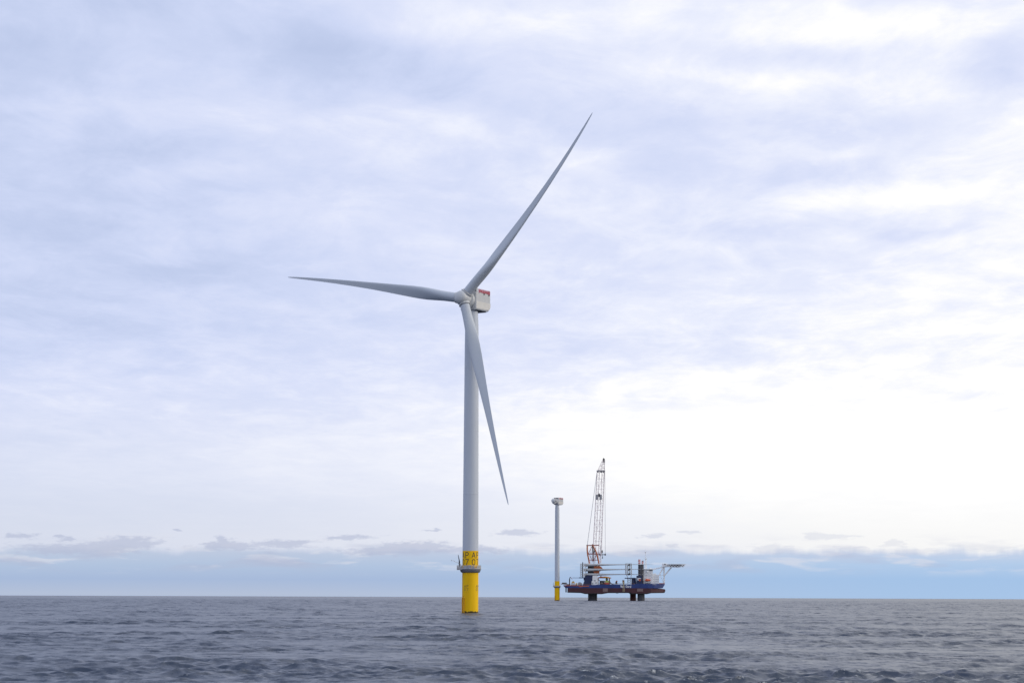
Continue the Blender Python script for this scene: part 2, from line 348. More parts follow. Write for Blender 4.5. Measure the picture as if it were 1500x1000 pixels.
# ------------------------------------------------------------------ the sea
def build_sea():
    fine = np.radians(np.linspace(-18, 18, 760))
    side = np.radians(np.concatenate([np.linspace(19, 40, 22), np.linspace(45, 180, 28)]))
    ang = np.concatenate([-side[::-1][1:], fine, side])          # whole circle, closed at the back
    r = [0.0, 5, 12, 25, 40, 60, 80, 100, 120, 135, 150, 160]
    while r[-1] < 900: r.append(r[-1]+max(0.40, r[-1]*0.0019))
    while r[-1] < 3400: r.append(r[-1]+1.8)
    while r[-1] < 30000: r.append(r[-1]*1.02)
    r = np.array(r[1:])
    Rr, Aa = np.meshgrid(r, ang, indexing='ij')
    X = (Rr*np.sin(Aa)).ravel(); Y = (Rr*np.cos(Aa)).ravel(); Rv = Rr.ravel()
    Z = -Rv**2/(2*EARTH); fold = np.zeros_like(Z); dX = np.zeros_like(Z); dY = np.zeros_like(Z); Hh = np.zeros_like(Z)
    drr = np.gradient(r); dr = np.repeat(drr, len(ang))
    edge = np.clip((np.radians(19.5)-np.abs(Aa.ravel()))/np.radians(2.0), 0, 1)*np.clip((Rv-150)/15, 0, 1)
    nw = 110
    lam = np.exp(rng.uniform(np.log(1.2), np.log(24), nw)); lam.sort()
    amps = lam**0.78*np.exp(-2.5*(np.maximum(lam/9.0, 1)-1)**2); amps *= HS/4/np.sqrt((amps**2).sum()/2)
    for q, lm in enumerate(lam):
        k = 2*math.pi/lm
        spread = 0.30+0.45*(1-lm/24)
        th = rad(-68)+rng.normal(0, spread)          # direction of travel: mostly towards the viewer
        kx, ky = k*math.cos(th), k*math.sin(th)
        amp = amps[q]
        ph = rng.uniform(0, 6.283)
        vis = np.clip((lm/np.maximum(dr, Rv*0.0009)-2.2)/2.0, 0, 1)*edge
        a = amp*vis; p = kx*X+ky*Y+ph
        # groups of higher and lower waves
        c, s_ = np.cos(p), np.sin(p)
        Hh += a*c
        dX -= 1.1*a*(kx/k)*s_; dY -= 1.1*a*(ky/k)*s_
        fold += a*k*c
    env = np.zeros_like(Z)
    for q in range(14):
        lm = math.exp(rng.uniform(math.log(40), math.log(220))); th = rng.uniform(0, 6.283)
        env += np.cos(2*math.pi/lm*(math.cos(th)*X+math.sin(th)*Y)+rng.uniform(0, 6.283))
    env = 1+0.17*env; env = np.clip(env, 0.45, 1.9)
    Xo, Yo, Zo = X+dX*env, Y+dY*env, Z+Hh*env
    print('wave std', Hh[(Rv < 400) & (edge > .9)].std(), 'fold', np.percentile(fold[(Rv < 400) & (edge > .9)], [50, 90, 99, 99.9]))
    nr, na = Rr.shape
    co = np.stack([Xo, Yo, Zo], 1)
    co = np.vstack([co, [[0, 0, 0]]])
    idx = np.arange(nr*na).reshape(nr, na)
    q = np.stack([idx[:-1, :-1], idx[:-1, 1:], idx[1:, 1:], idx[1:, :-1]], -1).reshape(-1, 4)[:, ::-1]
    tri = np.stack([np.full(na-1, nr*na), idx[0, :-1], idx[0, 1:]], -1)[:, ::-1]
    nq, ntr = len(q), len(tri)
    me = bpy.data.meshes.new('sea')
    me.vertices.add(len(co)); me.vertices.foreach_set('co', co.astype(np.float32).ravel())
    me.loops.add(nq*4+ntr*3); me.loops.foreach_set('vertex_index', np.concatenate([q.ravel(), tri.ravel()]).astype(np.int32))
    me.polygons.add(nq+ntr)
    me.polygons.foreach_set('loop_start', np.concatenate([np.arange(nq)*4, nq*4+np.arange(ntr)*3]).astype(np.int32))
    me.polygons.foreach_set('use_smooth', np.ones(nq+ntr, bool))
    me.update(calc_edges=True); me.validate()
    at = me.attributes.new('foam', 'FLOAT', 'POINT')
    fo = np.clip((fold*env-FOAM0)/0.25, 0, 1); at.data.foreach_set('value', np.append(fo, 0).astype(np.float32))
    o = bpy.data.objects.new('sea', me); COL.objects.link(o)
    mt = bpy.data.materials.new('sea_water'); mt.use_nodes = True
    n = mt.node_tree.nodes; l = mt.node_tree.links; b = n['Principled BSDF']
    b.inputs['Base Color'].default_value = (0.038, 0.054, 0.088, 1); b.inputs['Roughness'].default_value = 0.29; b.inputs['IOR'].default_value = 1.333; b.inputs['Specular IOR Level'].default_value = 0.25
    t = n.new('ShaderNodeTexCoord')
    def nz(sx, sy, scale, det, rough):
        mp = n.new('ShaderNodeMapping'); mp.inputs['Scale'].default_value = (sx, sy, 1); l.new(t.outputs['Object'], mp.inputs[0])
        k = n.new('ShaderNodeTexNoise'); k.inputs['Scale'].default_value = scale; k.inputs['Detail'].default_value = det
        k.inputs['Roughness'].default_value = rough; l.new(mp.outputs[0], k.inputs[0]); return k.outputs[0]
    # wind ripples: small random facet slopes on top of the modelled waves
    def slope(sx, sy, scale, det, amt):
        mp = n.new('ShaderNodeMapping'); mp.inputs['Scale'].default_value = (sx, sy, 1); l.new(t.outputs['Object'], mp.inputs[0])
        k = n.new('ShaderNodeTexNoise'); k.inputs['Scale'].default_value = scale; k.inputs['Detail'].default_value = det
        k.inputs['Roughness'].default_value = 0.62; l.new(mp.outputs[0], k.inputs[0])
        v = n.new('ShaderNodeVectorMath'); v.operation = 'SUBTRACT'; v.inputs[1].default_value = (.5, .5, .5); l.new(k.outputs['Color'], v.inputs[0])
        w = n.new('ShaderNodeVectorMath'); w.operation = 'MULTIPLY'; w.inputs[1].default_value = (amt, amt, 0); l.new(v.outputs[0], w.inputs[0]); return w.outputs[0]
    ge = n.new('ShaderNodeNewGeometry'); acc_ = ge.outputs['Normal']
    for sl_ in (slope(.7, 1, .45, 5, RIP), slope(.8, 1, 2.4, 4, RIP*.8), slope(.6, 1, .10, 5, RIP*1.4), slope(.35, .8, .03, 4, RIP*.6), slope(1.3, .22, .9, 4, RIP*.9)):
        ad = n.new('ShaderNodeVectorMath'); ad.operation = 'ADD'; l.new(acc_, ad.inputs[0]); l.new(sl_, ad.inputs[1]); acc_ = ad.outputs[0]
    nn = n.new('ShaderNodeVectorMath'); nn.operation = 'NORMALIZE'; l.new(acc_, nn.inputs[0]); l.new(nn.outputs[0], b.inputs['Normal'])
    fa = n.new('ShaderNodeAttribute'); fa.attribute_name = 'foam'
    fn = nz(1, 1, 1.6, 6, 0.7)
    mr = n.new('ShaderNodeMapRange'); mr.inputs[1].default_value = 0.46; mr.inputs[2].default_value = 0.62; l.new(fn, mr.inputs[0])
    mu = n.new('ShaderNodeMath'); mu.operation = 'MULTIPLY'; l.new(fa.outputs['Fac'], mu.inputs[0]); l.new(mr.outputs[0], mu.inputs[1])
    fb = n.new('ShaderNodeBsdfDiffuse'); fb.inputs[0].default_value = (0.62, 0.65, 0.68, 1)
    ms = n.new('ShaderNodeMixShader'); l.new(mu.outputs[0], ms.inputs[0]); l.new(b.outputs[0], ms.inputs[1]); l.new(fb.outputs[0], ms.inputs[2])
    l.new(ms.outputs[0], n['Material Output'].inputs[0])
    me.materials.append(mt)
    tag(o, kind='structure'); return o
FOAM0 = 0.74
HS = 0.60
RIP = 0.66
build_sea()

# ------------------------------------------------------------------ wind turbine blade
SWEEP, BOW = 4.2, 7.0       # the blade curves towards its trailing edge and into the wind
def blade_mb(mt, Lb=97.3, root_r=2.15, sag=0.0, sag_dir=0.0, prebend=4.2, scale=1.0):
    """root at z=0, tip at z=Lb; chord along x (leading edge +x), flapwise (upwind) +y"""
    st = [0, 1.5, 4, 7, 10, 13, 17, 21, 26, 32, 40, 50, 60, 70, 78, 85, 90, 94, 96.2, 97.0, 97.3]
    ch = [4.3, 4.3, 4.3, 4.4, 4.65, 5.0, 5.4, 5.5, 5.25, 4.75, 4.0, 3.2, 2.55, 1.98, 1.58, 1.22, .95, .70, .48, .28, .10]
    tk = [1, 1, 1, .95, .86, .74, .58, .46, .38, .33, .29, .26, .24, .22, .21, .2, .2, .2, .2, .2, .2]
    tw = [22, 22, 22, 21, 20, 18, 15.5, 13, 11, 9, 6.5, 4.2, 2.4, 1, 0, -.5, -1, -1, -1, -1, -1]
    b = new(mt); n = 28; rings = []
    for z, c, t, w in zip(st, ch, tk, tw):
        f = min(1.0, max(0.0, (z-2.0)/19.0)); f = f*f*(3-2*f)     # circle -> aerofoil
        rg = []
        for i in range(n):
            a = 2*math.pi*i/n
            xc, yc = 0.5*math.cos(a), 0.5*math.sin(a)
            s = 0.5*(1+math.cos(a))             # 0 trailing .. 1 leading
            xx = 1-s
            yt = 5*t*(0.2969*math.sqrt(max(xx, 0))-0.126*xx-0.3516*xx*xx+0.2843*xx**3-0.1015*xx**4)
            camber = 0.05*4*xx*(1-xx)
            ya = (yt if a < math.pi else -yt)+camber*-1
            xa = (s-0.51)
            x = xc*(1-f)+xa*f; y = yc*(1-f)+ya*f
            x *= c; y *= c
            q = rad(w); x, y = x*math.cos(q)-y*math.sin(q), x*math.sin(q)+y*math.cos(q)
            t_ = z/Lb; rg.append(Vector((x+SWEEP*1.28*t_**1.4*(1-t_), y+prebend*t_+BOW*(t_*t_-t_), z*scale)))
        rings.append(rg)
    return b.loft(rings, True, True)

# ------------------------------------------------------------------ wind turbine
def turbine(X, Y, yaw, tilt, label, blades, lettering, phase=0.0, hubz=138.45, extra=0.0):
    root = empty('wind_turbine', (X, Y, drop(Y)))
    tag(root, label, 'wind turbine')
    z0 = -drop(Y)
    # yellow foundation, grey tower
    b = new(YEL); b.lathe([(3.58, -8), (3.58, 19.0)], 64); b.build('transition_piece', None, root)
    b = new(YEL); b.lathe([(3.50, 19.0), (3.49, 27.1)], 64); b.build('tower_base_band', None, root)
    b = new(GREY); b.lathe([(3.488, 27.1), (3.42, 45), (3.34, 62), (3.25, 84), (3.15, 105), (3.08, 120), (3.0, 126), (2.85, 130), (2.6, 134.6), (2.55, 135.2)], 64)
    for zz in (52.0, 80.0, 108.0):
        rr = np.interp(zz, [27.1, 62, 105, 120], [3.488, 3.34, 3.15, 3.08])
        b.lathe([(rr-.1, zz-.12), (rr+.025, zz-.12), (rr+.025, zz+.12), (rr-.1, zz+.12)], 64, caps=False)
    b.build('tower', None, root)
    # platform ring with bevelled skirt and lay-down area
    b = new(CONC); b.lathe([(3.55, 17.55), (4.15, 17.75), (4.5, 18.45), (4.5, 18.9), (3.52, 18.9)], 48)
    b.use(DECK); b.lathe([(3.52, 18.9), (4.75, 18.9), (4.75, 19.55), (3.52, 19.55)], 48)
    b.box((-5.9, -3.2, 18.8), (-3.4, 2.4, 19.5), 0.05)
    pf = b.build('platform', None, root)
    b = new(GALV)
    ringp = [(4.65*math.cos(t), 4.65*math.sin(t)) for t in [2*math.pi*i/36 for i in range(37)]]
    for hz in (19.95, 20.35, 20.75): b.path([(x, y, hz) for x, y in ringp], 0.055, 5)
    for x, y in ringp[:-1]: b.bar((x, y, 19.5), (x, y, 20.75), 0.055, 5)
    for (xa, ya), (xb, yb) in zip(ringp[:-1], ringp[1:]):
        if random.random() < 0.55: b.add([(xa, ya, 19.56), (xb, yb, 19.56), (xb, yb, 20.5), (xa, ya, 20.5)], [(0, 1, 2, 3)])
    for ya in (-3.1, -1.3, .5, 2.3):
        b.bar((-5.8, ya, 19.5), (-5.8, ya, 20.75), .06, 5)
    b.path([(-4, -3.1, 20.7), (-5.8, -3.1, 20.7), (-5.8, 2.3, 20.7), (-4, 2.3, 20.7)], .06, 5)
    b.box((-5.84, -3.1, 19.5), (-5.78, 2.3, 20.45)); b.box((-5.8, -3.14, 19.5), (-4.2, -3.08, 20.4))
    b.build('railing', None, pf)
    b = new(DECK); b.box((-1.2, -4.75, 19.56), (0.5, -4.0, 20.8), .05); b.box((1.0, -4.6, 19.56), (1.9, -4.0, 20.5), .05)
    b.build('control_cabinet', None, pf)
    # davit crane on the lay-down area
    b = new(DARK); b.bar((-4.75, -2.2, 19.5), (-4.8, -2.2, 22.6), .30, 10); b.bar((-4.8, -2.2, 22.6), (-5.35, -2.2, 25.3), .24, 8, .10)
    b.use(WHT); b.bar((-3.9, -1.9, 21.2), (-8.6, -2.6, 23.2), .14, 8, .07); b.bar((-3.75, -2.2, 19.5), (-4.9, -2.2, 22.2), .36, 8, .2)
    b.use(DARK); b.bar((-8.3, -2.55, 23.2), (-8.3, -2.55, 22.5), .05, 5)
    b.build('davit_crane', None, root)
    # boat landing: two fender tubes and a ladder, left of the foot
    b = new(YELF)
    for x, y in ((-3.45, -1.75), (-2.6, -2.85)):
        b.bar((x, y, -4), (x, y, 6.6), .20, 10); b.bar((x, y, 6.6), (x*.82, y*.82, 7.4), .18, 8); b.bar((x, y, 1.4), (x*.8, y*.8, 1.4), .15, 8)
    for k in range(20): b.bar((-3.1, -2.1, 0.4+k*.4), (-2.75, -2.5, 0.4+k*.4), .035, 5)
    b.build('boat_landing', None, root)
    if lettering:
        for c0 in (44, -44, 136, -136):
            for txt, zb, off in (('AP', 24.0, 0), ('07', 21.0, 0)):
                for ch, da in zip(txt, (-19, 19)):
                    b = new(LETT); w, h = 1.6, 2.35
                    def mp(x, z, lift, a0=c0+da, zb=zb, w=w):
                        a = rad(a0)+(x-w/2)/3.5; rr = 3.5+lift
                        return (rr*math.sin(a), -rr*math.cos(a), zb+z)
                    glyph_quads(b, ch, w, h, 0.30, mp); b.build('marking', None, root)
        for c0 in (-29, 62):
            b = new(LETT2)
            for txt, zb in (('AP', 11.1), ('07', 9.7)):
                for ch, dx_ in zip(txt, (-.62, .62)):
                    def mp(x, z, lift, a0=c0, zb=zb, dx_=dx_):
                        a = rad(a0)+(x-.45+dx_)/3.58; rr = 3.58+lift
                        return (rr*math.sin(a), -rr*math.cos(a), zb+z)
                    glyph_quads(b, ch, .9, 1.05, 0.17, mp)
            def mp2(x, z, lift, a0=c0):
                a = rad(a0)+x/3.58; return (3.595*math.sin(a), -3.595*math.cos(a), 9.05+z)
            b.add([mp2(-1.2, 0, 0), mp2(0, 0, 0), mp2(1.2, 0, 0), mp2(1.2, .2, 0), mp2(0, .2, 0), mp2(-1.2, .2, 0)], [(0, 1, 4, 5), (1, 2, 3, 4)])
            b.build('small_marking', None, root)
    # nacelle frame: s to the right of the rotor, a towards the wind, u up
    ct, st_ = math.cos(tilt), math.sin(tilt)
    a = Vector((-math.sin(yaw)*ct, -math.cos(yaw)*ct, st_)); s = Vector((math.cos(yaw), -math.sin(yaw), 0)); u = s.cross(a)
    if u.z < 0: u = -u
    O = Vector((0, 0, hubz-7.0*a.z))       # where the rotor axis meets the tower axis
    fr = lambda p: O + s*p[0] + a*p[1] + u*p[2]
    b = new(GREY); b.lathe([(2.5, 133.8), (2.5, hubz-3.6)], 48); b.build('yaw_bearing', None, root)
    a0_ = Vector((-math.sin(yaw), -math.cos(yaw), 0.008)).normalized(); u0_ = Vector((0, 0, 1)); O2 = O+Vector((0, 0, .25))
    nf = lambda p: O2 + s*p[0] + a0_*p[1] + u0_*p[2]
    def section(o, w, zt, zb, rt, rb, n=6):
        pts = []
        def cor(cx, cz, r, a0):
            for i in range(n+1):
                t = rad(a0+90*i/n); pts.append((cx+r*math.cos(t), o, cz+r*math.sin(t)))
        cor(w-rt, zt-rt, rt, 0); cor(-w+rt, zt-rt, rt, 90); cor(-w+rb, zb+rb, rb, 180); cor(w-rb, zb+rb, rb, 270)
        return pts
    b = new(NAC)
    secs = [section(3.0, 3.95, 3.75, -4.0, .55, .7), section(2.75, 4.2, 3.95, -4.2, .5, .6), section(-5.5, 4.2, 3.95, -4.2, .5, .6),
            section(-7.4, 4.15, 3.93, -4.0, .5, .8), section(-8.4, 4.05, 3.88, -3.2, .5, 1.1), section(-8.85, 3.85, 3.7, -2.2, .5, 1.2)]
    b.loft([[Vector(p) for p in q] for q in secs], True, False)
    nac = b.build('nacelle', None, root, nf)
    # paler lower side panels standing a little proud, with a seam
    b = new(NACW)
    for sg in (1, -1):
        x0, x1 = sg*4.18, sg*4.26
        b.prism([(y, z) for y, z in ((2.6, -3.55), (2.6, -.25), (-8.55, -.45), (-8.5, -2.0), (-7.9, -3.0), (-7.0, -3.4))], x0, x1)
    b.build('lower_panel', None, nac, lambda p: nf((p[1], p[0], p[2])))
    b = new(DARK); b.box((-3.4, -6.6, -4.42), (3.4, 1.2, -4.24), .05); b.build('underside_hatch', None, nac, nf)
    # cooler across the roof behind the rotor
    b = new(HUBM); b.box((3.75, 1.4, 3.9), (4.15, 2.5, 5.55), .06); b.box((-4.15, 1.4, 3.9), (-3.75, 2.5, 5.55), .06)
    b.box((-3.75, 1.5, 5.2), (3.75, 2.4, 5.5), .05)
    ck = b.build('cooler_frame', None, nac, nf)
    b = new(DARK); b.box((-3.75, 1.75, 3.95), (3.75, 2.2, 5.2)); b.build('radiator', None, ck, nf)
    # red railing round the helicopter hoist deck
    b = new(RED)
    xs = 4.0
    loop = [(xs, .9), (xs, -8.3), (-xs, -8.3), (-xs, .9)]
    for hz in (4.45, 4.9, 5.3):
        for (xa, ya), (xb, yb) in zip(loop[:-1], loop[1:]): b.bar((xa, ya, hz), (xb, yb, hz), .07, 5)
    for (xa, ya), (xb, yb) in zip(loop[:-1], loop[1:]):
        k = 9
        for i in range(k+1):
            t = i/k; x, y = xa+(xb-xa)*t, ya+(yb-ya)*t; b.bar((x, y, 3.85), (x, y, 5.32), .08, 5)
            if i < k:
                t2 = (i+.92)/k; x2, y2 = xa+(xb-xa)*t2, ya+(yb-ya)*t2
                lo = 3.55+.35*((i*3) % 4)/4
                ox = .24 if abs(xb-xa) < .01 else 0
                sg = 1 if x > 0 else -1
                b.add([(x+ox*sg, y, lo), (x2+ox*sg, y2, lo), (x2+ox*sg, y2, 5.05), (x+ox*sg, y, 5.05)], [(0, 1, 2, 3)])
    b.build('hoist_railing', None, nac, nf)
    b = new(DARK)
    for yy in (-3.6, -7.6):
        b = new(DARK); b.box((4.22, yy, 3.0), (4.4, yy+.5, 3.7)); b.build('railing_bracket', None, nac, nf)
    b = new(DARK); b.box((-.3, -7.2, 3.9), (.3, -6.8, 6.0)); b.bar((.8, -6.9, 3.9), (.8, -6.9, 6.4), .05, 5); b.bar((0, -6.95, 5), (.8, -6.95, 5), .05, 5)
    b.build('sensor_mast', None, nac, nf)
    # generator drum
    b = new(HUBM); cyl = lambda p: fr((p[0], p[2], p[1]))
    b.lathe([(3.3, 2.7), (3.75, 3.0), (3.8, 3.4), (3.8, 4.3), (3.55, 4.6), (2.9, 4.75), (2.7, 5.0)], 56, frame=None)
    b.build('generator_drum', None, root, cyl)
    # hub: rounded casting, nose cap, three root stubs
    b = new(HUBM)
    prof = [(2.9, 4.6), (3.15, 5.2), (3.4, 6.0), (3.5, 7.0), (3.42, 7.8), (3.22, 8.5)]
    prof += [(3.0*math.cos(t), 9.0+2.0*math.sin(t)) for t in [rad(i*7.5) for i in range(13)]]
    prof = [p for p in prof if p[0] > 0.02]
    b.lathe(prof, 56)
    hub = b.build('hub', None, root, cyl)
    H = Vector((0, 7.0, 0))
    for k in range(3):
        t = phase+k*2*math.pi/3
        dr_ = Vector((math.sin(t), 0, math.cos(t))); tg = Vector((math.cos(t), 0, -math.sin(t)))
        bf = lambda p, d=dr_, g=tg: fr(H + g*p[0] + Vector((0, 1, 0))*p[1] + d*p[2])
        b = new(HUBM); b.lathe([(2.75, .8), (2.55, 1.8), (2.5, 2.5), (2.42, 3.15), (2.56, 3.2), (2.56, 3.42), (2.3, 3.46)], 48)
        st2 = b.build('blade_socket', None, hub, bf)
        if blades:
            bl = blade_mb(BLADE, sag=-0.0).build('blade', None, root, lambda p, f=bf: f((p[0], p[1], p[2]+2.9)))
            b = new(DECK); b.lathe([(2.14, 3.46), (2.23, 3.5), (2.23, 3.68), (2.14, 3.72)], 48, caps=False); b.build('root_collar', None, bl, bf)
        else:
            b = new(DECK); b.lathe([(2.2, 3.3), (2.2, 3.55), (1.9, 3.6), (0.3, 3.6)], 40); b.build('socket_cover', None, st2, bf)
    return root

turbine(-17.95, 906, rad(33.3), rad(7.0), 'pale grey three-bladed wind turbine on a yellow foot marked AP 07, nearest to the camera', True, True, phase=rad(39.7))
turbine(64.5, 2890, rad(38), rad(6), 'bladeless grey turbine tower with nacelle on a yellow foot, beside the jack-up ship', False, False, phase=rad(60))

# ------------------------------------------------------------------ jack-up ship, 2.9 km off
SY = 2900.0; K = SY/3000.0
SX0 = (900-750)*K + 0.0
def sx(px): return (px-900)*K
def sz(py): return H_EYE-(py-870.0)*K - drop(SY)
def S(px, py, y=0.0): return (sx(px), y, sz(py))
ship = empty('jack_up_ship', (SX0, SY, drop(SY)))
tag(ship, 'blue and dark red jack-up ship standing on its legs with a tall lattice crane', 'ship')
WB = 19.5
def sbox(mb, x0, y0, x1, y1, ya, yb, bev=0.0): return mb.box((sx(x0), ya, sz(y1)), (sx(x1), yb, sz(y0)), bev)

def hull():
    b = new(BLUE)
    def strake(stations, mt):
        b.use(mt); rings = []
        for px, pt, pb, w in stations:
            x = sx(px)
            rings.append([(x, -w, sz(pb)), (x, -w, sz(pt)), (x, w, sz(pt)), (x, w, sz(pb))])
        b.loft(rings, True, False)
    # blue topsides: slanted stern, flared bow
    top = [(826.3, 857.0, 857.6, 15), (828.0, 857.0, 859.3, 17), (829.6, 857.0, 861, 18), (834, 857, 861, 19.3), (852, 857, 861, WB), (866, 856.6, 861, WB), (880, 855.8, 861, WB),
           (928, 855.6, 861, WB), (929, 854.6, 861, WB), (948, 854.6, 861, WB), (957, 854.6, 861, 17.5), (965, 854.5, 861, 12), (970, 854.4, 860.6, 6.5), (972, 854.3, 857.6, 3.8), (973.6, 854.2, 855.4, 1.5)]
    strake(top, BLUE)
    red = [(832.4, 861, 866.8, 19.3), (852, 861, 867.2, WB), (858, 861, 868.7, WB), (881, 861, 868.8, WB), (890, 861, 867.2, WB), (922, 861, 867.0, WB), (924, 861, 868.4, WB),
           (946, 861, 868.6, WB), (952, 861, 867.2, 18.8), (960, 861, 867.0, 14), (967, 861.3, 866.9, 8), (971, 861.8, 866.8, 4), (973.2, 862.2, 866.4, 3), (974.2, 863.2, 865.2, 1.4)]
    strake([(a, p+.02, q, w-.02) for a, p, q, w in red], HRED)
    strake([(a, q-.3, q+.9, w+.03) for a, p, q, w in red[:-1]], HBLK)
    return b.build('hull', None, ship)
HU = hull()
b = new(TRIM)
sbox(b, 827, 857.2, 849, 858.1, -WB-.12, -WB+.6); sbox(b, 849, 857.6, 862.5, 858.9, -WB-.12, -WB+.5)
b.prism([(sx(846), sz(857.6)), (sx(849.5), sz(859.6)), (sx(853), sz(859.4)), (sx(850), sz(857.4))], -WB-.16, -WB-.02)
b.build('orange_stripe', None, HU)
for px0, px1, py in ((827, 866, 856.6), (876, 929, 855.2)):
    b = new(BRN)
    for f in (0, .55, 1.1): b.bar((sx(px0), -WB+.3, sz(py)+f), (sx(px1), -WB+.3, sz(py)+f), .09, 5)
    k = int((px1-px0)/1.6)
    for i in range(k+1):
        x = sx(px0+(px1-px0)*i/k); b.bar((x, -WB+.3, sz(py)-.5), (x, -WB+.3, sz(py)+1.1), .09, 5)
    b.build('deck_railing', None, HU)
b = new(TRIM)
for px0, px1, py in ((955, 972.8, 854.1),):
    b.prism([(sx(px0), sz(py+.5)), (sx(px0), sz(py-.9)), (sx(px1), sz(py-.5)), (sx(px1), sz(py+.3))], -9, -8.4)
b.build('bow_bulwark', None, HU)
b = new(WHT)
def lett(txt, px, py, h, w, gap, th, ys):
    x0 = sx(px)
    for ch in txt:
        if ch == ' ': x0 += w*.7; continue
        ww = w*1.15 if ch == 'O' else (w*.7 if ch == 'r' else w)
        glyph_quads(b, ch, ww, h, th, lambda x, z, lf, x0=x0: (x0+x, ys-lf*4, sz(py)+z), seg=3); x0 += ww+gap
lett('Van', 908.2, 860.0, 2.9, 1.45, .55, .62, -WB-.05)
b.build('hull_lettering', None, HU)
b = new(WHT); lett('Oord', 915.8, 860.0, 2.9, 1.45, .55, .62, -WB-.05)
b.build('hull_lettering', None, HU)
b = new(WHT)
for k in range(5): b.box((sx(954.5+k*1.15), -17.9+k*.35, sz(855.9)), (sx(955.3+k*1.15), -18.4+k*.2, sz(855.3)))
b.build('bow_name_marks', None, HU)
b = new(MARK); sbox(b, 911.2, 857, 911.7, 866.2, -WB-.3, -WB-.02); sbox(b, 913.4, 857, 913.9, 866.2, -WB-.3, -WB-.02)
for k in range(12): sbox(b, 911.7, 857.2+k*.75, 913.4, 857.5+k*.75, -WB-.25, -WB-.03)
sbox(b, 911, 851.5, 914, 853.2, -WB-.2, -WB+1.5); sbox(b, 911.6, 853.2, 913.6, 857, -WB-.2, -WB+.2)
b.build('side_ladder', None, HU)
b = new(PATCH); sbox(b, 882.5, 861.3, 889.5, 866.2, -WB-.06, -WB+.1); b.build('faded_patch', None, HU)
b = new(PATCH); sbox(b, 932, 861.6, 940.5, 865.6, -WB-.06, -WB+.1); b.build('faded_patch', None, HU)
b = new(HBLK); sbox(b, 829.2, 861, 830.6, 867.2, -6, -4); sbox(b, 829.2, 861, 830.6, 867.2, 4, 6); sbox(b, 833, 864, 835, 867.6, -8, 8); b.build('rudder', None, HU)
b = new(GALV); sbox(b, 902.5, 867.2, 903, 868.4, -5, -4.6); sbox(b, 904.8, 867.2, 905.3, 868.4, -5, -4.6); sbox(b, 902.3, 868.3, 905.6, 868.7, -6, -3); b.build('keel_fitting', None, HU)

# four legs, each a steel tube with toothed racks
def leg(px, hw, y, top_py, mt, fancy):
    b = new(mt); x = sx(px); r = hw*K
    b.lathe([(r, -6), (r, sz(top_py))], 24, (x, y))
    if fancy: b.lathe([(r*1.28, -6), (r*1.28, sz(868.5))], 24, (x, y))
    for t in (-1, -.35, .35, 1):
        b.use(DECK if fancy else mt); xx = x+t*r*.86; yy = y-math.sqrt(max(0, r*r-(t*r*.86)**2))
        b.box((xx-.13, yy-.3, -5), (xx+.13, yy+.2, sz(top_py)-1))
    b.use(mt)
    for k in range(int((sz(top_py)+4)/2.4)):
        z = -4+k*2.4; b.lathe([(r-.05, z), (r+.16, z+.1), (r+.16, z+.9), (r-.05, z+1)], 24, (x, y), caps=False)
    o = b.build('leg', None, ship)
    b = new(WHT); z = sz(top_py)
    if not fancy: return
    for (fx, w, hh) in ((-.55, .42, 1.15), (.6, .34, .85)):
        for k in range(6):
            b.use(CRED if k % 2 else WHT); b.lathe([(r*w, z+k*hh), (r*w, z+hh+k*hh)], 18, (x+r*fx, y))
    b.use(DARK); b.lathe([(.5, z+4), (.5, z+5.5)], 10, (x+r*.75, y-1.6))
    b.build('striped_top', None, o)
leg(938.2, 4.1, -11, 826.8, LEGM, True)
leg(868.2, 6.4, -2.0, 826.2, LEGM, False)
leg(928.0, 4.3, 12, 856, LEGR, False)
leg(870.6, 5.0, 12, 827, LEGR, False)

# blue jacking houses
def jackhouse(x0, x1, top, bot, y0, y1, flare):
    b = new(DBLUE)
    rings = []
    for py, e in ((bot, flare), ((top*.45+bot*.55), flare*.25), (top, 0)):
        z = sz(py); rings.append([(sx(x0-e), y0, z), (sx(x1+e*.3), y0, z), (sx(x1+e*.3), y1, z), (sx(x0-e), y1, z)])
    b.loft(rings, True, False)
    for k in range(3): sbox(b, x0-.3, top+1+k*3.4, x1+.3, top+1.5+k*3.4, y0-.25, y0)
    return b.build('jacking_house', None, ship)
jackhouse(857, 868, 842.5, 857, -17.5, -4, 3.2)
j2 = jackhouse(932, 939.5, 843, 855, -17.5, -4, .8)
b = new(WHT); sbox(b, 932.4, 846.2, 937.6, 847.6, -17.75, -17.52); sbox(b, 932.4, 847.6, 934.4, 849.6, -17.75, -17.52)
b.use(TRIM); sbox(b, 934.6, 848.0, 937.6, 850.6, -17.75, -17.52); b.build('company_sign', None, j2)
jackhouse(926.5, 932, 846, 856, 6, 18, .5)

# main crane round the stern leg
crane_b = new(DBLUE)
cx, cy = sx(870.5), -2.0
crane_b.use(DARK); crane_b.lathe([(6.0, sz(842.6)), (6.0, sz(840.2))], 32, (cx-1.5, cy))
crane_b.use(ORG); crane_b.lathe([(6.2, sz(840.2)), (6.2, sz(836.6))], 32, (cx, cy))
crane_b.box((sx(866.5), cy-6, sz(839.8)), (sx(878.2), cy+6, sz(836.5)), .3)
crane_b.use(DARK); crane_b.box((sx(861.5), cy-6, sz(839.6)), (sx(868), cy+6, sz(830)), .3)
crane_b.use(ORG); crane_b.box((sx(868), cy-6, sz(836.6)), (sx(880), cy+6, sz(829.6)), .4)
crane_b.prism([(sx(880), sz(834.4)), (sx(884), sz(834)), (sx(880.5), sz(830))], cy-5, cy+5)
crane_b.use(WHT); crane_b.box((sx(860.5), cy-6.5, sz(829)), (sx(866.2), cy+6.5, sz(825.4)), .2)
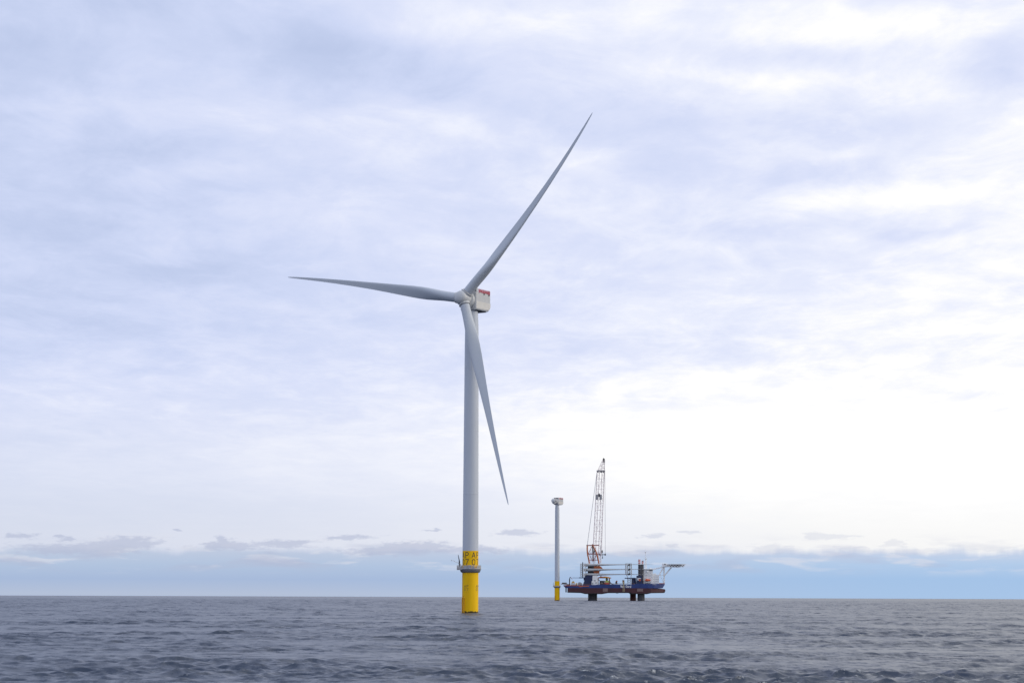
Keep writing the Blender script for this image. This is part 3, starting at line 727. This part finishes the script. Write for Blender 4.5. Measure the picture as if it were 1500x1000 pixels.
crane_b.use(GALV); crane_b.box((sx(868), cy-4, sz(829.6)), (sx(877), cy+4, sz(826.2)), .2)
crane = crane_b.build('crane', None, ship)
b = new(ORG)
for yy in (cy-5, cy+5):
    b.path([S(860.8, 799.6, yy), S(860.6, 805, yy), S(861.2, 812, yy), S(863.0, 820.6, yy), S(864, 827, yy)], .8, 8)
    b.path([S(868.2, 799, yy), S(873.2, 808, yy), S(875.2, 814, yy), S(877.6, 825, yy), S(878, 830, yy)], .8, 8)
    b.use(MAR); b.bar(S(859.6, 799.4, yy), S(877.5, 799.0, yy), .55, 8); b.bar(S(862, 811.6, yy), S(878.8, 811.6, yy), .6, 8)
    b.use(DARK); b.bar(S(868.2, 797.4, yy), S(869.2, 822, yy), .45, 8); b.use(ORG)
for px, py in ((860.7, 799.6), (868.2, 799), (861.2, 811.6), (874.4, 811.6)): b.bar(S(px, py, cy-5), S(px, py, cy+5), .4, 8)
b.use(WHT); b.bar(S(869.2, 800, cy-3), S(870.4, 827, cy-3), .75, 8); b.bar(S(880, 800, cy-3), S(880.6, 826, cy-3), .5, 8)
b.use(MAR); b.bar(S(868.2, 799.5, cy-5), S(862, 811.4, cy-5), .35, 6); b.bar(S(875, 812, cy-5), S(869, 822, cy-5), .35, 6); b.bar(S(862.6, 812, cy-5), S(868.6, 822, cy-5), .3, 6); b.bar(S(862.4, 820.5, cy-5), S(877, 820.5, cy-5), .4, 6)
b.use(BOOMM); b.bar(S(866.2, 800), S(866, 828), .3, 6); b.bar(S(871, 800), S(867, 822), .2, 6)
b.use(DARK); sbox(b, 868.6, 806.8, 871.6, 810.2, cy-4, cy+4, .3)
b.use(GALV); b.bar(S(860.6, 799, cy-5.5), S(860.6, 799, cy+5.5), .9, 10)
b.build('gantry', None, crane)
# lattice boom: two slender trussed columns tied together, closing to the tip
b = new(BOOMM)
def lerp(p, q, t): return tuple(p[i]+(q[i]-p[i])*t for i in range(3))
B0L, B1L = (868.2, 824.0), (875.2, 692.4)
B0R, B1R = (880.2, 824.0), (886.0, 692.4)
hy = 4.6
def chord(f, yy, w):      # f 0..1 across the boom, w 0..1 up it
    l = (B0L[0]+(B1L[0]-B0L[0])*w, B0L[1]+(B1L[1]-B0L[1])*w); r = (B0R[0]+(B1R[0]-B0R[0])*w, B0R[1]+(B1R[1]-B0R[1])*w)
    return S(l[0]+(r[0]-l[0])*f, l[1]+(r[1]-l[1])*f, cy+yy)
NB = 26
cols = ((0, .33), (.67, 1))
for yy in (-hy, hy):
    for f in (0, .33, .67, 1): b.bar(chord(f, yy, 0), chord(f, yy, 1), .32 if f in (0, 1) else .2, 6)
    for i in range(NB):
        w0, w1 = i/NB, (i+1)/NB
        for fa, fb in cols:
            p, q = (fa, fb) if i % 2 else (fb, fa)
            b.bar(chord(p, yy, w0), chord(q, yy, w1), .13, 5); b.bar(chord(fa, yy, w1), chord(fb, yy, w1), .13, 5)
        if i % 3 == 2: b.bar(chord(.33, yy, w1), chord(.67, yy, w1), .16, 5)
        if i % 6 == 2 and i > 2: b.bar(chord(.33, yy, w1), chord(.67, yy, (i+4)/NB if i+4 <= NB else 1), .12, 5)
for f in (0, .33, .67, 1):
    for i in range(NB):
        a0, a1 = (-hy, hy) if i % 2 else (hy, -hy); b.bar(chord(f, a0, i/NB), chord(f, a1, (i+1)/NB), .08, 5)
tipL, tipR = S(883.4, 674.6), S(886.4, 674.6)
for yy in (-hy, hy):
    t0 = (tipL[0], cy+yy*.35, tipL[2]); t1 = (tipR[0], cy+yy*.35, tipR[2])
    p0, p1 = chord(0, yy, 1), chord(1, yy, 1)
    b.bar(p0, t0, .28, 6); b.bar(p1, t1, .28, 6)
    for i in range(6):
        w0, w1 = i/6, (i+1)/6
        b.bar(lerp(p0, t0, w0) if i % 2 else lerp(p1, t1, w0), lerp(p1, t1, w1) if i % 2 else lerp(p0, t0, w1), .15, 5); b.bar(lerp(p0, t0, w0), lerp(p1, t1, w0), .15, 5)
    b.bar(lerp(p0, p1, .5), lerp(t0, t1, .4), .16, 5)
boom = b.build('boom', None, crane)
b = new(DARK)
for px, py, r in ((884.9, 674.2, 1.3), (885.6, 677.4, 1.25), (884.6, 672.9, .7)): b.bar(S(px, py, cy-2), S(px, py, cy+2), r, 14)
sbox(b, 883.8, 673, 886.4, 678.6, cy-1.6, cy-1.2); b.build('tip_sheave', None, boom)
b = new(GALV)
sbox(b, 874.6, 690.4, 886.8, 691.4, cy-5.6, cy+5.6)
for px in (876, 881, 884.8): sbox(b, px-1, 690.8, px+1.3, 693.4, cy-3, cy+3, .2)
b.use(DARK); sbox(b, 884, 691, 886.6, 693, cy-3.2, cy+3.2, .2); sbox(b, 880.4, 690.8, 882, 692.2, cy-3.2, cy+3.2, .2)
b.build('head_platform', None, boom)
b = new(DECK)
for px in (874.6, 880.4): sbox(b, px-1.6, 725.6, px+1.6, 732.6, cy-5.4, cy+5.4, .3)
b.use(DARK); sbox(b, 876.6, 724, 879, 728.6, cy-4, cy+4, .2); b.build('winch_box', None, boom)
b = new(GALV)
for yy in (-4, -1.3, 1.3, 4): b.bar(S(860.8, 798.8, cy+yy), S(875.2, 691.6, cy+yy), .16, 5)
b.build('pendant_line', None, crane)
b = new(GALV)
for yy in (-2, 0, 2): b.bar(S(886.6, 692.4, cy+yy), S(887.0, 812.4, cy+yy), .13, 5)
b.bar(S(885.6, 678, cy), S(882.0, 806, cy), .10, 5)
b.build('hoist_line', None, crane)
b = new(DARK); sbox(b, 881.0, 806.2, 883.2, 810.4, cy-2, cy+2, .4); b.bar(S(882.1, 810.4, cy), S(882.9, 818.2, cy), .30, 6)
b.path([S(882.9, 815.5, cy), S(883.4, 817.2, cy), S(882.9, 818.4, cy), S(882.3, 817.8, cy)], .28, 6); b.build('hook_block', None, crane)
b = new(DBLUE); sbox(b, 878.3, 811.0, 880.8, 814.2, cy-3, cy+3, .3); b.use(DARK); b.bar(S(880.6, 812.6, cy), S(887.6, 812.6, cy), .5, 8); sbox(b, 886.0, 811.2, 887.8, 813.8, cy-1.5, cy+1.5, .3)
b.build('tagline_arm', None, crane)

# superstructure at the bow
b = new(WHT)
sbox(b, 940.6, 841.4, 955.2, 854.6, -13, 13, .2)
sbox(b, 941.6, 834.0, 955.4, 841.4, -12, 12, .2)
sbox(b, 939.6, 833.2, 956.2, 834.0, -13, 13, .1)
sbox(b, 955.2, 841.2, 964.6, 854.4, -11, 11, .2)
sbox(b, 957, 839.4, 961, 841.2, -5, 5, .6)
for k in range(4): sbox(b, 941, 843.6+k*2.9, 964.8 if k else 956, 843.8+k*2.9, -13.35 if k < 0 else -13.25, -13.0)
acc = b.build('accommodation_block', None, ship)
b = new(GLS)
sbox(b, 947.6, 834.8, 955.0, 836.1, -12.12, -11.9); b.build('bridge_window', None, acc)
for row, (x0, x1, py, yy) in enumerate(((942.4, 953.8, 838.6, -12.0), (953.2, 954.9, 844.6, -13.0), (956.2, 963.9, 844.2, -11.0), (956.2, 963.9, 847.6, -11.0), (956.2, 963.9, 850.8, -11.0))):
    n = max(1, int((x1-x0)/1.9))
    for i in range(n):
        px = x0+(x1-x0)*(i+.2)/n
        bb = new(GLS); sbox(bb, px, py, px+.62, py+.75, yy-.08, yy+.1); bb.build('window', None, acc)
b = new(WHT); b.bar(S(949.2, 837.4, -12.4), S(949.2, 835.4, -12.4), .9, 14); b.lathe([(1.25, sz(838.2)), (1.5, sz(837)), (1.0, sz(835.9))], 16, (sx(947.3), -12.8)); b.build('radar_dome', None, acc)
b = new(LBO)
rings = []
for t in np.linspace(-1, 1, 13):
    r = math.sqrt(max(0.02, 1-abs(t)**2.6))
    rings.append([(sx(947.6)+t*4.6*K, -14.6+1.5*r*math.cos(a), sz(849.5)+1.4*r*math.sin(a)*(1.05 if math.sin(a) > 0 else 1)) for a in [2*math.pi*i/16 for i in range(16)]])
b.loft(rings, True, True); sbox(b, 945, 847.6, 949, 848.4, -15.2, -14, .25)
lb = b.build('lifeboat', None, ship)
b = new(GALV)
for px in (944.2, 951.2): b.path([S(px, 852, -13), S(px, 851.2, -15.5), S(px, 848, -16), S(px, 846.4, -14.6), S(px, 846.2, -13)], .22, 6)
sbox(b, 943.4, 852.2, 952.4, 853.4, -15.8, -13.1, .1); b.build('lifeboat_davit', None, ship)
b = new(WHT)
b.bar(S(945.2, 833, 0), S(945.6, 809.6, 0), .62, 8, .3); b.bar(S(947.4, 833, 1), S(946.6, 818, 1), .45, 8, .22); b.bar(S(947.4, 822, 1), S(947.5, 814.5, 1), .14, 6)
b.bar(S(940.2, 818.4, 0), S(947.4, 818.2, 0), .14, 6); sbox(b, 944.4, 817.6, 947.6, 819.2, -1.2, 1.2, .2); sbox(b, 944.6, 807.6, 946.6, 809.6, -.8, .8, .2)
b.bar(S(945.6, 808, 0), S(945.6, 804.8, 0), .1, 5); b.bar(S(948, 824.2, 1), S(958.2, 822.0, 1), .12, 5); b.bar(S(944.3, 833, 0), S(944.9, 822, 0), .14, 5)
for k in range(5): b.bar(S(945.2, 831-k*3, 0), S(947.2, 829.5-k*3, 1), .12, 5)
b.build('mast', None, ship)
b = new(WHT); b.bar(S(952, 835.0, -6), S(970.4, 830.6, -6), .75, 8, .6); b.bar(S(952, 833.6, -6), S(970.4, 829.6, -6), .3, 6)
sbox(b, 951, 831.6, 954.2, 834.6, -8, -4, .3); b.bar(S(952, 836), S(941, 835), .12, 5); b.build('deck_crane', None, ship)

# helicopter deck cantilevered over the bow
b = new(WHT)
sx0, sx1 = sx(976), sx(1003.6); zc = sz(826.2)
oc = [(sx0+(sx1-sx0)*(.5+.5*c), 13*s_, zc) for c, s_ in [(math.cos(rad(22.5+45*i))/math.cos(rad(22.5)), math.sin(rad(22.5+45*i))) for i in range(8)]]
b.loft([[(x, y, zc-.25) for x, y, z in oc], [(x, y, zc+.2) for x, y, z in oc]], True, False)
hd = b.build('helideck', None, ship)
b = new(WHT)
for yy in (-9.5, 0, 9.5):
    b.bar((sx(976), yy, sz(829.6)), (sx(994.6), yy, sz(830.4)), .36, 6); b.bar((sx(994.6), yy, sz(830.4)), (sx(1002.8), yy, sz(826.9)), .3, 6)
    for i in range(6):
        x = 977+i*4.2; b.bar(S(x, 826.9, yy), S(x+2.1, 829.9, yy), .42, 6); b.bar(S(x+2.1, 829.9, yy), S(x+4.2, 826.9, yy), .42, 6)
b.use(DARK)
sbox(b, 977.5, 827.0, 993.5, 829.6, -9.2, -8.9); sbox(b, 993.5, 827.0, 1001, 828.4, -9.2, -8.9)  # dark sheets behind the truss stand in for the deep shade under the deck
b.build('deck_truss_and_shade', None, hd)
b = new(WHT)
for yy in (-5.5, 5.5):
    b.bar(S(972.6, 855, yy*.4), S(972.4, 829, yy), .75, 10); b.bar(S(965.2, 842.5, yy), S(971.6, 830.4, yy), .62, 8); b.bar(S(973.2, 842.5, yy), S(983, 831, yy), .62, 8)
    b.bar(S(965, 842, yy), S(972.4, 842, yy), .22, 6); b.bar(S(966, 841, yy), S(972.4, 854, yy*.4), .18, 6)
sbox(b, 970, 825.2, 976, 830.4, -7, 7, .3); b.bar(S(970.2, 826.4, 0), S(970.2, 825, 0), .2, 6)
b.use(DARK); sbox(b, 972.6, 825.6, 974.2, 827.2, -7.12, -7.0); b.build('helideck_tower', None, hd)
b = new(GALV)
for px in (977, 983, 990, 997, 1003): 
    b.bar(S(px, 826.4, -12.5), S(px, 826.1, -14), .09, 5)
b.bar(S(977, 826.1, -14), S(1003, 826.1, -14), .09, 5); b.build('safety_net', None, hd)

# stern fittings that belong to the ship
b = new(DECK); sbox(b, 823, 854.6, 832, 855.8, -6, 6, .1); b.use(DARK); sbox(b, 824, 853.2, 830.8, 854.6, -5, 5, .2); b.use(GALV); b.bar(S(821.6, 855, 0), S(825, 855, 0), .2, 6)
sbox(b, 830.5, 855.2, 834, 857.2, -10, 10, .1); b.build('stern_gangway', None, ship)
b = new(DARK); b.bar(S(834.6, 857, -14), S(834.6, 848.2, -14), .75, 10); b.path([S(834.6, 848.4, -14), S(835.2, 845.9, -14), S(836.2, 845.7, -14)], .55, 8)
b.use(MAR); b.path([S(836, 845.7, -14), S(837.6, 847, -14), S(838.4, 848.6, -14)], .34, 6); b.build('stern_davit', None, ship)

# ------------------------------------------------------------------ cargo standing on the ship's deck: things of their own
def at_ship(name, px, py, y, label, cat, group=None):
    o = empty(name, (SX0+sx(px), SY+y, drop(SY)+sz(py))); return tag(o, label, cat, group)
def rel(px0, py0, y0): 
    ox, oz = sx(px0), sz(py0)
    return lambda p: Vector((p[0]-ox, p[1]-y0, p[2]-oz))
# blade racks
r_ = rel(853.5, 845, -14)
rack = at_ship('blade_rack', 853.5, 845, -14, 'grey lattice rack holding the thick ends of the three stacked blades', 'rack', 'racks carrying the spare blades')
b = new(RACK)
for yy in (-17.6, -10.5):
    for px in (850.4, 852.6): b.bar(S(px, 826, yy), S(px, 844.6, yy), .42, 6)
    for k in range(7): b.bar(S(850.6, 826+k*3, yy), S(853, 826+k*3, yy), .16, 5); b.bar(S(850.6, 826+k*2.9, yy), S(853, 828.9+k*2.6, yy), .13, 5)
for k in range(7): b.bar(S(850.6, 826+k*3, -17.6), S(850.6, 826+k*3, -10.5), .14, 5)
b.build('lattice_frame', None, rack, r_)
b = new(DARK); b.bar(S(853.6, 823.8, -17.8), S(853.6, 846.6, -17.8), .42, 8); b.bar(S(853.6, 823.8, -10.3), S(853.6, 846.6, -10.3), .42, 8); b.bar(S(858.2, 826, -17.8), S(858.2, 845, -17.8), .3, 8); b.build('rack_post', None, rack, r_)
b = new(DBLUE); sbox(b, 848.5, 845.6, 860, 846.9, -18, -10, .1); b.bar(S(838.6, 846.4, -14), S(850, 846.4, -14), .28, 6); sbox(b, 855, 846.9, 857, 850, -17, -11, .1); b.build('rack_base', None, rack, r_)
for k in range(3):
    b = new(WHT); py = 827.4+k*7; sbox(b, 854.4, py-1.9, 858.0, py+3.6, -17.4, -16.7, .1); b.use(DARK); sbox(b, 855.8, py-.2, 856.7, py+1.2, -17.5, -17.38)
    b.build('root_clamp', None, rack, r_)
r2 = rel(920, 854, -14)
rk2 = at_ship('blade_rack', 920, 854, -14, 'tall grey lattice rack on a blue stand holding the thin blade tips', 'rack', 'racks carrying the spare blades')
b = new(RACK)
for yy in (-18, -10):
    for px in (915.8, 918.6, 921.6, 924.4): b.bar(S(px, 825.4, yy), S(px, 840, yy), .42, 6)
    b.bar(S(915.8, 840, yy), S(918.8, 845, yy), .25, 6); b.bar(S(924.4, 840, yy), S(923.6, 845, yy), .25, 6); b.bar(S(918.8, 845, yy), S(918.8, 854, yy), .25, 6); b.bar(S(923.6, 845, yy), S(923.6, 854, yy), .25, 6)
    for k in range(6):
        b.bar(S(915.8, 825.6+k*2.9, yy), S(924.4, 825.6+k*2.9, yy), .36, 5)
        b.bar(S(915.8, 825.6+k*2.9, yy), S(918.6, 828.4+k*2.9, yy), .14, 5); b.bar(S(921.6, 825.6+k*2.9, yy), S(924.4, 828.4+k*2.9, yy), .14, 5)
    for k in range(3): b.bar(S(918.8, 846+k*2.6, yy), S(923.6, 848.6+k*2.6, yy), .2, 5); b.bar(S(923.6, 846+k*2.6, yy), S(918.8, 848.6+k*2.6, yy), .2, 5)
for px in (915.8, 924.4):
    for k in range(6): b.bar(S(px, 825.6+k*2.9, -18), S(px, 825.6+k*2.9, -10), .14, 5)
b.build('lattice_frame', None, rk2, r2)
b = new(DBLUE); sbox(b, 914.6, 846.0, 929.4, 847.2, -19, -9, .1); sbox(b, 926.4, 847.2, 928.2, 855, -18, -16, .1); b.build('rack_base', None, rk2, r2)
for k in range(3):
    b = new(DARK); py = 827.2+k*6.6; sbox(b, 919.4, py-.8, 922.4, py+1.0, -18.4, -17.6, .15); sbox(b, 918.8, py+1.0, 921.4, py+2, -18.4, -17.6, .1); b.build('tip_clamp', None, rk2, r2)
# three spare blades lying one above the other
spare = [('topmost of three pale blades lying stacked across the ship', 827.6, 826.2), ('middle one of three pale blades lying stacked across the ship', 834.6, 833.2), ('lowest of three pale blades lying stacked across the ship', 841.4, 840.6)]
for lab, py, pyt in spare:
    o = at_ship('turbine_blade', 856, py+.6, -14.2, lab, 'blade', 'spare blades on the ship')
    b = new(SPARE); rings = []
    for x, hgt, dep in ((0, 4.4, 4.4), (3, 4.4, 4.4), (8, 4.3, 4.5), (13, 4.0, 4.9), (18, 3.6, 5.2), (24, 3.0, 5.0), (30, 2.4, 4.5), (38, 1.9, 3.9), (48, 1.5, 3.2), (58, 1.2, 2.6), (68, .95, 2.0), (80, .7, 1.4), (90, .45, .8), (96, .25, .4), (97.3, .06, .1)):
        zo = (py-pyt)*K*x/97+.35*math.sin(math.pi*x/97)
        rings.append([(x, dep/2*math.cos(a), zo+hgt/2*math.sin(a)*(1 if math.sin(a) > 0 else .85)) for a in [2*math.pi*i/24 for i in range(24)]])
    b.loft(rings, True, True)
    b.build('blade_shell', None, o)
    b = new(DARK); b.bar((-.06, 0, 0), (.35, 0, 0), 2.2, 24); b.build('root_ring', None, o)
# deck cargo
def cargo(name, px, py, y, label, cat, parts, group=None):
    o = at_ship(name, px, py, y, label, cat, group); q = rel(px, py, y)
    for pn, fn in parts:
        bb = MB(); fn(bb); bb.build(pn, None, o, q)
    return o
def f(*items):
    def go(b):
        for mt, x0, y0, x1, y1, ya, yb in items: b.use(mt); sbox(b, x0, y0, x1, y1, ya, yb, .12)
    return go
cargo('deck_house', 871, 856.6, -15, 'tall white deck house beside the blue crane base', 'deck house',
      [('wall', f((WHT, 867.6, 843.4, 875.2, 851.0, -18, -10), (WHT, 866.4, 851.0, 875.4, 856.6, -18.6, -9))),
       ('window', f((GLS, 869.4, 850.0, 872.6, 851.2, -18.2, -17.9))), ('door', f((DARK, 867.6, 853.2, 868.6, 856.2, -18.75, -18.5))),
       ('vent_grille', f((DECK, 871.4, 852.6, 874.2, 854.2, -18.75, -18.5)))])
def gant(px, yy):
    def go(b):
        b.use(BRN); b.bar(S(px, 856, yy), S(px, 846, yy), .55, 8)
        if px < 880: b.use(DARK); b.bar(S(876, 848, yy), S(881, 853, yy), .3, 6)
    return go
def beam(b):
    b.use(ORG); b.path([S(875.4, 846.6, -17), S(879, 845.2, -17), S(886, 844.8, -17), S(891, 845.6, -17), S(894.6, 846.6, -17)], .6, 8)
    b.use(YDK); b.bar(S(884, 845.4, -17.2), S(893.8, 846.6, -17.2), .5, 8)
    b.use(ORG); b.bar(S(876, 846.2, -8), S(893, 846.2, -8), .6, 8)
    b.use(DARK); sbox(b, 879, 843.4, 880.6, 844.8, -17.4, -16.4)
cargo('deck_gantry', 884, 856, -12, 'orange arched gantry frame standing amidships on rusty posts', 'gantry', [('post', gant(px, yy)) for px in (875.9, 892.4) for yy in (-17, -8)] + [('beam', beam)])
cargo('equipment_box', 881.5, 856.2, -14, 'dark grey equipment box under the orange gantry', 'container',
      [('body', f((DARK, 878.2, 850.8, 884.6, 856.2, -17, -11), (DECK, 880.2, 853.2, 882.2, 854.2, -17.2, -16.9))), ('lid', f((DECK, 878, 850.2, 884.8, 850.8, -17.3, -10.8)))])
def drum(b):
    b.use(DARK); b.bar(S(888.5, 848.4, -15.5), S(888.5, 848.4, -12.5), 1.75, 18); b.use(DECK); b.bar(S(888.5, 848.4, -15.7), S(888.5, 848.4, -12.3), .5, 10)
cargo('cable_reel', 888.5, 850.2, -14, 'round black cable reel on top of the green container', 'cable reel', [('drum', drum), ('cradle', f((DARK, 887.2, 849.4, 889.8, 850.2, -15.2, -12.8)))])
cargo('shipping_container', 888.2, 853, -14, 'yellow-green container stacked on the red one', 'container', [('body', f((GRN, 885.0, 850.2, 891.4, 853.0, -17, -11))), ('door', f((DECK, 885.3, 850.6, 886.6, 852.8, -17.15, -16.95)))], 'stacked containers amidships')
cargo('shipping_container', 888.2, 856, -14, 'red container standing on deck below the yellow-green one', 'container', [('body', f((CRED, 884.8, 853.1, 891.6, 856.0, -17, -11))), ('door', f((MAR, 885.1, 853.4, 886.4, 855.8, -17.15, -16.95)))], 'stacked containers amidships')
def hoses(b):
    b.use(DARK); b.path([S(892.6, 851, -16), S(894, 853.6, -16), S(896, 855.2, -16), S(899, 855.8, -16)], .45, 7); b.path([S(893, 853, -15), S(895, 855, -15), S(900.5, 856, -15)], .35, 7)
cargo('hose_bundle', 896, 856, -15.5, 'black hoses sagging from the gantry to the deck', 'hoses', [('hose', hoses)])
def winch(x):
    def go(b):
        b.use(DARK); b.bar(S(x, 852.6, -17), S(x, 852.6, -13), 1.3, 14)
    return go
cargo('deck_winch', 902.4, 855, -15, 'small winch with an orange hood on the open deck', 'winch', [('drum', winch(902.2)), ('hood', f((ORG, 901.6, 850.2, 903.8, 852, -17, -13))), ('base', f((BRN, 900.8, 853.8, 904, 855.2, -17.4, -12.6)))])
cargo('deck_winch', 912.4, 852, -15, 'brown winch above the pale ladder on the ship side', 'winch', [('drum', winch(912.3)), ('hood', f((BRN, 911.0, 849.4, 913.8, 851.6, -17, -13)))])
def dome(b):
    b.use(YDK); b.lathe([(2.2*math.cos(t), sz(853.6)+2.4*math.sin(t)) for t in [rad(i*9) for i in range(10)]], 24, (sx(839.8), -14))
    b.use(DARK); sbox(b, 839.2, 851.4, 840.4, 852.6, -16.3, -15.6)
cargo('buoy', 839.8, 853.6, -14, 'round yellow buoy on the stern deck', 'buoy', [('dome', dome), ('saddle', f((DECK, 837.4, 853.4, 842.2, 854.2, -16.5, -11.5)))])
cargo('white_crate', 840.6, 857, -15, 'long white crate under the yellow buoy on the stern', 'crate', [('body', f((WHT, 837, 854.2, 845, 857, -18, -12))), ('lid', f((DECK, 836.8, 853.95, 842, 854.2, -18.2, -11.8)))])
cargo('grey_crate', 848, 857, -15, 'low dark grey crates at the foot of the blue crane base', 'crate', [('body', f((DECK, 846.8, 853.6, 852.6, 857, -18, -12), (DARK, 847.4, 852.8, 850.8, 853.6, -17, -13)))])
cargo('yellow_bollard', 844.8, 856, -17.5, 'small yellow bollard between white and grey crates', 'bollard', [('post', f((YDK, 844.2, 853.6, 845.6, 857, -18.6, -18.1)))])
